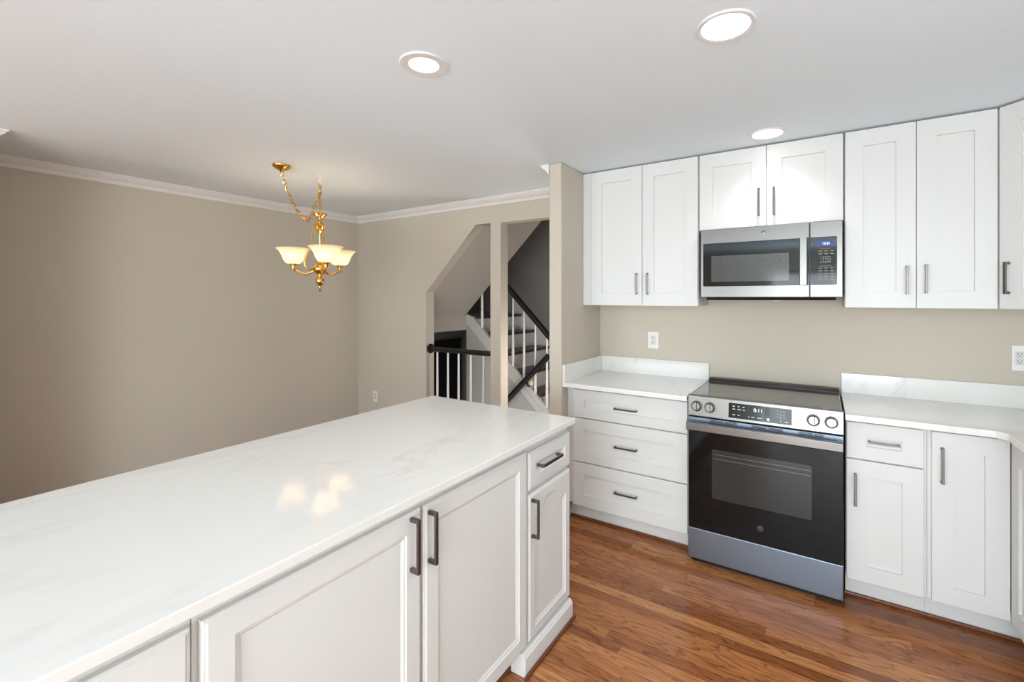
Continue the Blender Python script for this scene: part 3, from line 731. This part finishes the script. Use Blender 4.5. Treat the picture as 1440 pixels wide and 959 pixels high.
# ------------------------------------------------------------------ chandelier
HX, HY = -2.521, -1.28
ch = thing('chandelier', 'polished brass three-light chandelier with cream glass shades on swagged chain', 'chandelier', (HX, HY, CE))
def cz(z): return z - CE
bm = bmesh.new(); lathe(bm, [(0.058, -0.0003), (0.058, -0.008), (0.052, -0.018), (0.036, -0.030), (0.018, -0.038), (0.010, -0.044), (0.006, -0.052)], 32)
CXO, CYO = -2.471 - HX, -1.594 - HY
obj('canopy', bm, M['brass'], ch, smooth=True, loc=(CXO, CYO, 0))
bm = bmesh.new(); tube(bm, [(0, 0, -0.0005), (0, 0, -0.03)] , 0.006, 8)
tube(bm, [(0.0 + 0.016 * math.cos(a), 0, -0.045 + 0.016 * math.sin(a)) for a in [PI / 2 + i * PI * 1.6 / 14 for i in range(15)]], 0.0035, 8)
lathe(bm, [(0.016, -0.0004), (0.016, -0.004), (0.008, -0.008)], 16)
obj('ceiling_hook', bm, M['white_plastic'], ch, smooth=True)
def chain(name, pts, mat):
    P = spline(pts, 24); bm = bmesh.new()
    d = [0.0]
    for a, b in zip(P, P[1:]): d.append(d[-1] + (b - a).length)
    step = 0.027; n = int(d[-1] / step)
    def at(s):
        for i in range(len(d) - 1):
            if d[i + 1] >= s: f = (s - d[i]) / max(1e-9, d[i + 1] - d[i]); return P[i].lerp(P[i + 1], f)
        return P[-1]
    for k in range(n):
        a, b = at(k * step), at((k + 1) * step); t = (b - a).normalized(); c = (a + b) / 2
        ref = Vector((0.6, 0.8, 0)) if abs(t.z) > .5 else Vector((0, 0, 1))
        s1 = t.cross(ref).normalized(); s2 = t.cross(s1).normalized()
        s = (s1 if k % 2 else s2)
        ring = []
        for i in range(16):
            ang = 2 * PI * i / 16; ring.append(c + t * 0.0195 * math.cos(ang) + s * 0.0095 * math.sin(ang))
        tube(bm, ring, 0.0026, 6, closed=True)
    # the cord woven through the links
    tube(bm, P, 0.003, 6)
    return obj(name, bm, mat, ch, smooth=True)
chain('swag_chain', [(CXO, CYO, -0.05), (CXO + .012, CYO + .03, -0.16), (CXO + .004, CYO + .10, -0.285), (CXO - .010, CYO + .185, -0.345), (-0.012, -0.075, -0.335), (-0.006, -0.035, -0.22), (0.0, -0.004, -0.13), (0, 0, -0.062)], M['brass'])
chain('drop_chain', [(0, 0, -0.055), (0.001, 0, -0.12), (0, 0, -0.20), (0, 0, cz(2.112))], M['brass'])
bm = bmesh.new(); lathe(bm, [(0.006, 2.118), (0.010, 2.112), (0.050, 2.113), (0.052, 2.108), (0.036, 2.092), (0.014, 2.080), (0.011, 2.062), (0.016, 2.050), (0.034, 2.036), (0.040, 2.026), (0.040, 2.016), (0.026, 2.006), (0.014, 1.996), (0.020, 1.985), (0.014, 1.972), (0.008, 1.96), (0.007, 1.86), (0.007, 1.75), (0.014, 1.742), (0.030, 1.735), (0.046, 1.715), (0.050, 1.697), (0.044, 1.678), (0.026, 1.662), (0.014, 1.652), (0.014, 1.644), (0.026, 1.634), (0.031, 1.612), (0.027, 1.590), (0.014, 1.576), (0.008, 1.570), (0.009, 1.556), (0.006, 1.550), (0.0095, 1.541), (0.005, 1.531)], 28)
for v in bm.verts: v.co.z -= CE
obj('stem', bm, M['brass'], ch, smooth=True)
A0 = math.radians(32.2 + 24)
arms = [math.radians(162) + A0, math.radians(283) + A0, math.radians(43) + A0]
RA = 0.19
for a in arms:
    ca, sa = math.cos(a), math.sin(a)
    R_ = lambda r, z: (r * ca, r * sa, cz(z))
    bm = bmesh.new(); tube(bm, spline([R_(0.03, 1.692), R_(0.075, 1.668), R_(0.115, 1.662), R_(0.16, 1.682), R_(RA, 1.690)], 8), 0.008, 10)
    lathe(bm, [(0.020, 1.684 - CE), (0.022, 1.692 - CE), (0.013, 1.700 - CE), (0.013, 1.722 - CE), (0.024, 1.728 - CE), (0.026, 1.737 - CE)], 20, c=(RA * ca, RA * sa, 0))
    arm = obj('arm', bm, M['brass'], ch, smooth=True)
    bm = bmesh.new()
    prof = [(0.020, 1.738), (0.044, 1.739), (0.056, 1.747), (0.066, 1.764), (0.075, 1.788), (0.086, 1.812), (0.101, 1.834), (0.118, 1.848)]
    inner = [(r - .004, z + .003) for r, z in prof[::-1]]
    lathe(bm, [(r, z - CE) for r, z in prof + [(0.117, 1.8505)] + inner], 40, c=(RA * ca, RA * sa, 0), cap=False)
    obj('lamp_shade', bm, M['shade'], arm, smooth=True)
    bm = bmesh.new(); lathe(bm, [(0.008, 1.742 - CE), (0.010, 1.752 - CE), (0.020, 1.772 - CE), (0.023, 1.785 - CE), (0.018, 1.800 - CE), (0.006, 1.808 - CE)], 16, c=(RA * ca, RA * sa, 0))
    obj('bulb', bm, M['bulb'], arm, smooth=True)
    d = bpy.data.lights.new('bulb_light', 'POINT'); d.energy = BULB_POWER; d.color = (1.0, 0.90, 0.76); d.shadow_soft_size = 0.025
    o = bpy.data.objects.new('bulb_light', d); COL.objects.link(o); o.parent = arm; o.location = (RA * ca, RA * sa, cz(1.822))
for k in range(3):
    a = arms[0] + PI / 3 + k * 2 * PI / 3
    a = arms[k] + math.radians(18)
    ca, sa = math.cos(a), math.sin(a); R_ = lambda r, z: (r * ca, r * sa, cz(z))
    bm = bmesh.new(); tube(bm, spline([R_(0.030, 2.022), R_(0.046, 2.020), R_(0.050, 1.99), R_(0.054, 1.93), R_(0.066, 1.865), R_(0.092, 1.80), R_(0.104, 1.745), R_(0.092, 1.705), R_(0.068, 1.692), R_(0.046, 1.70)], 8), 0.0058, 8)
    obj('harp_rod', bm, M['brass'], ch, smooth=True)

# point light added inside the stairwell, with no fitting, to brighten soffit and stairs
d = bpy.data.lights.new('stairwell_fill', 'POINT'); d.energy = STAIR_FILL_POWER; d.color = (1, 0.95, 0.9); d.shadow_soft_size = 0.15
o = bpy.data.objects.new('stairwell_fill', d); COL.objects.link(o); o.location = (-1.2, 0.35, 0.8)
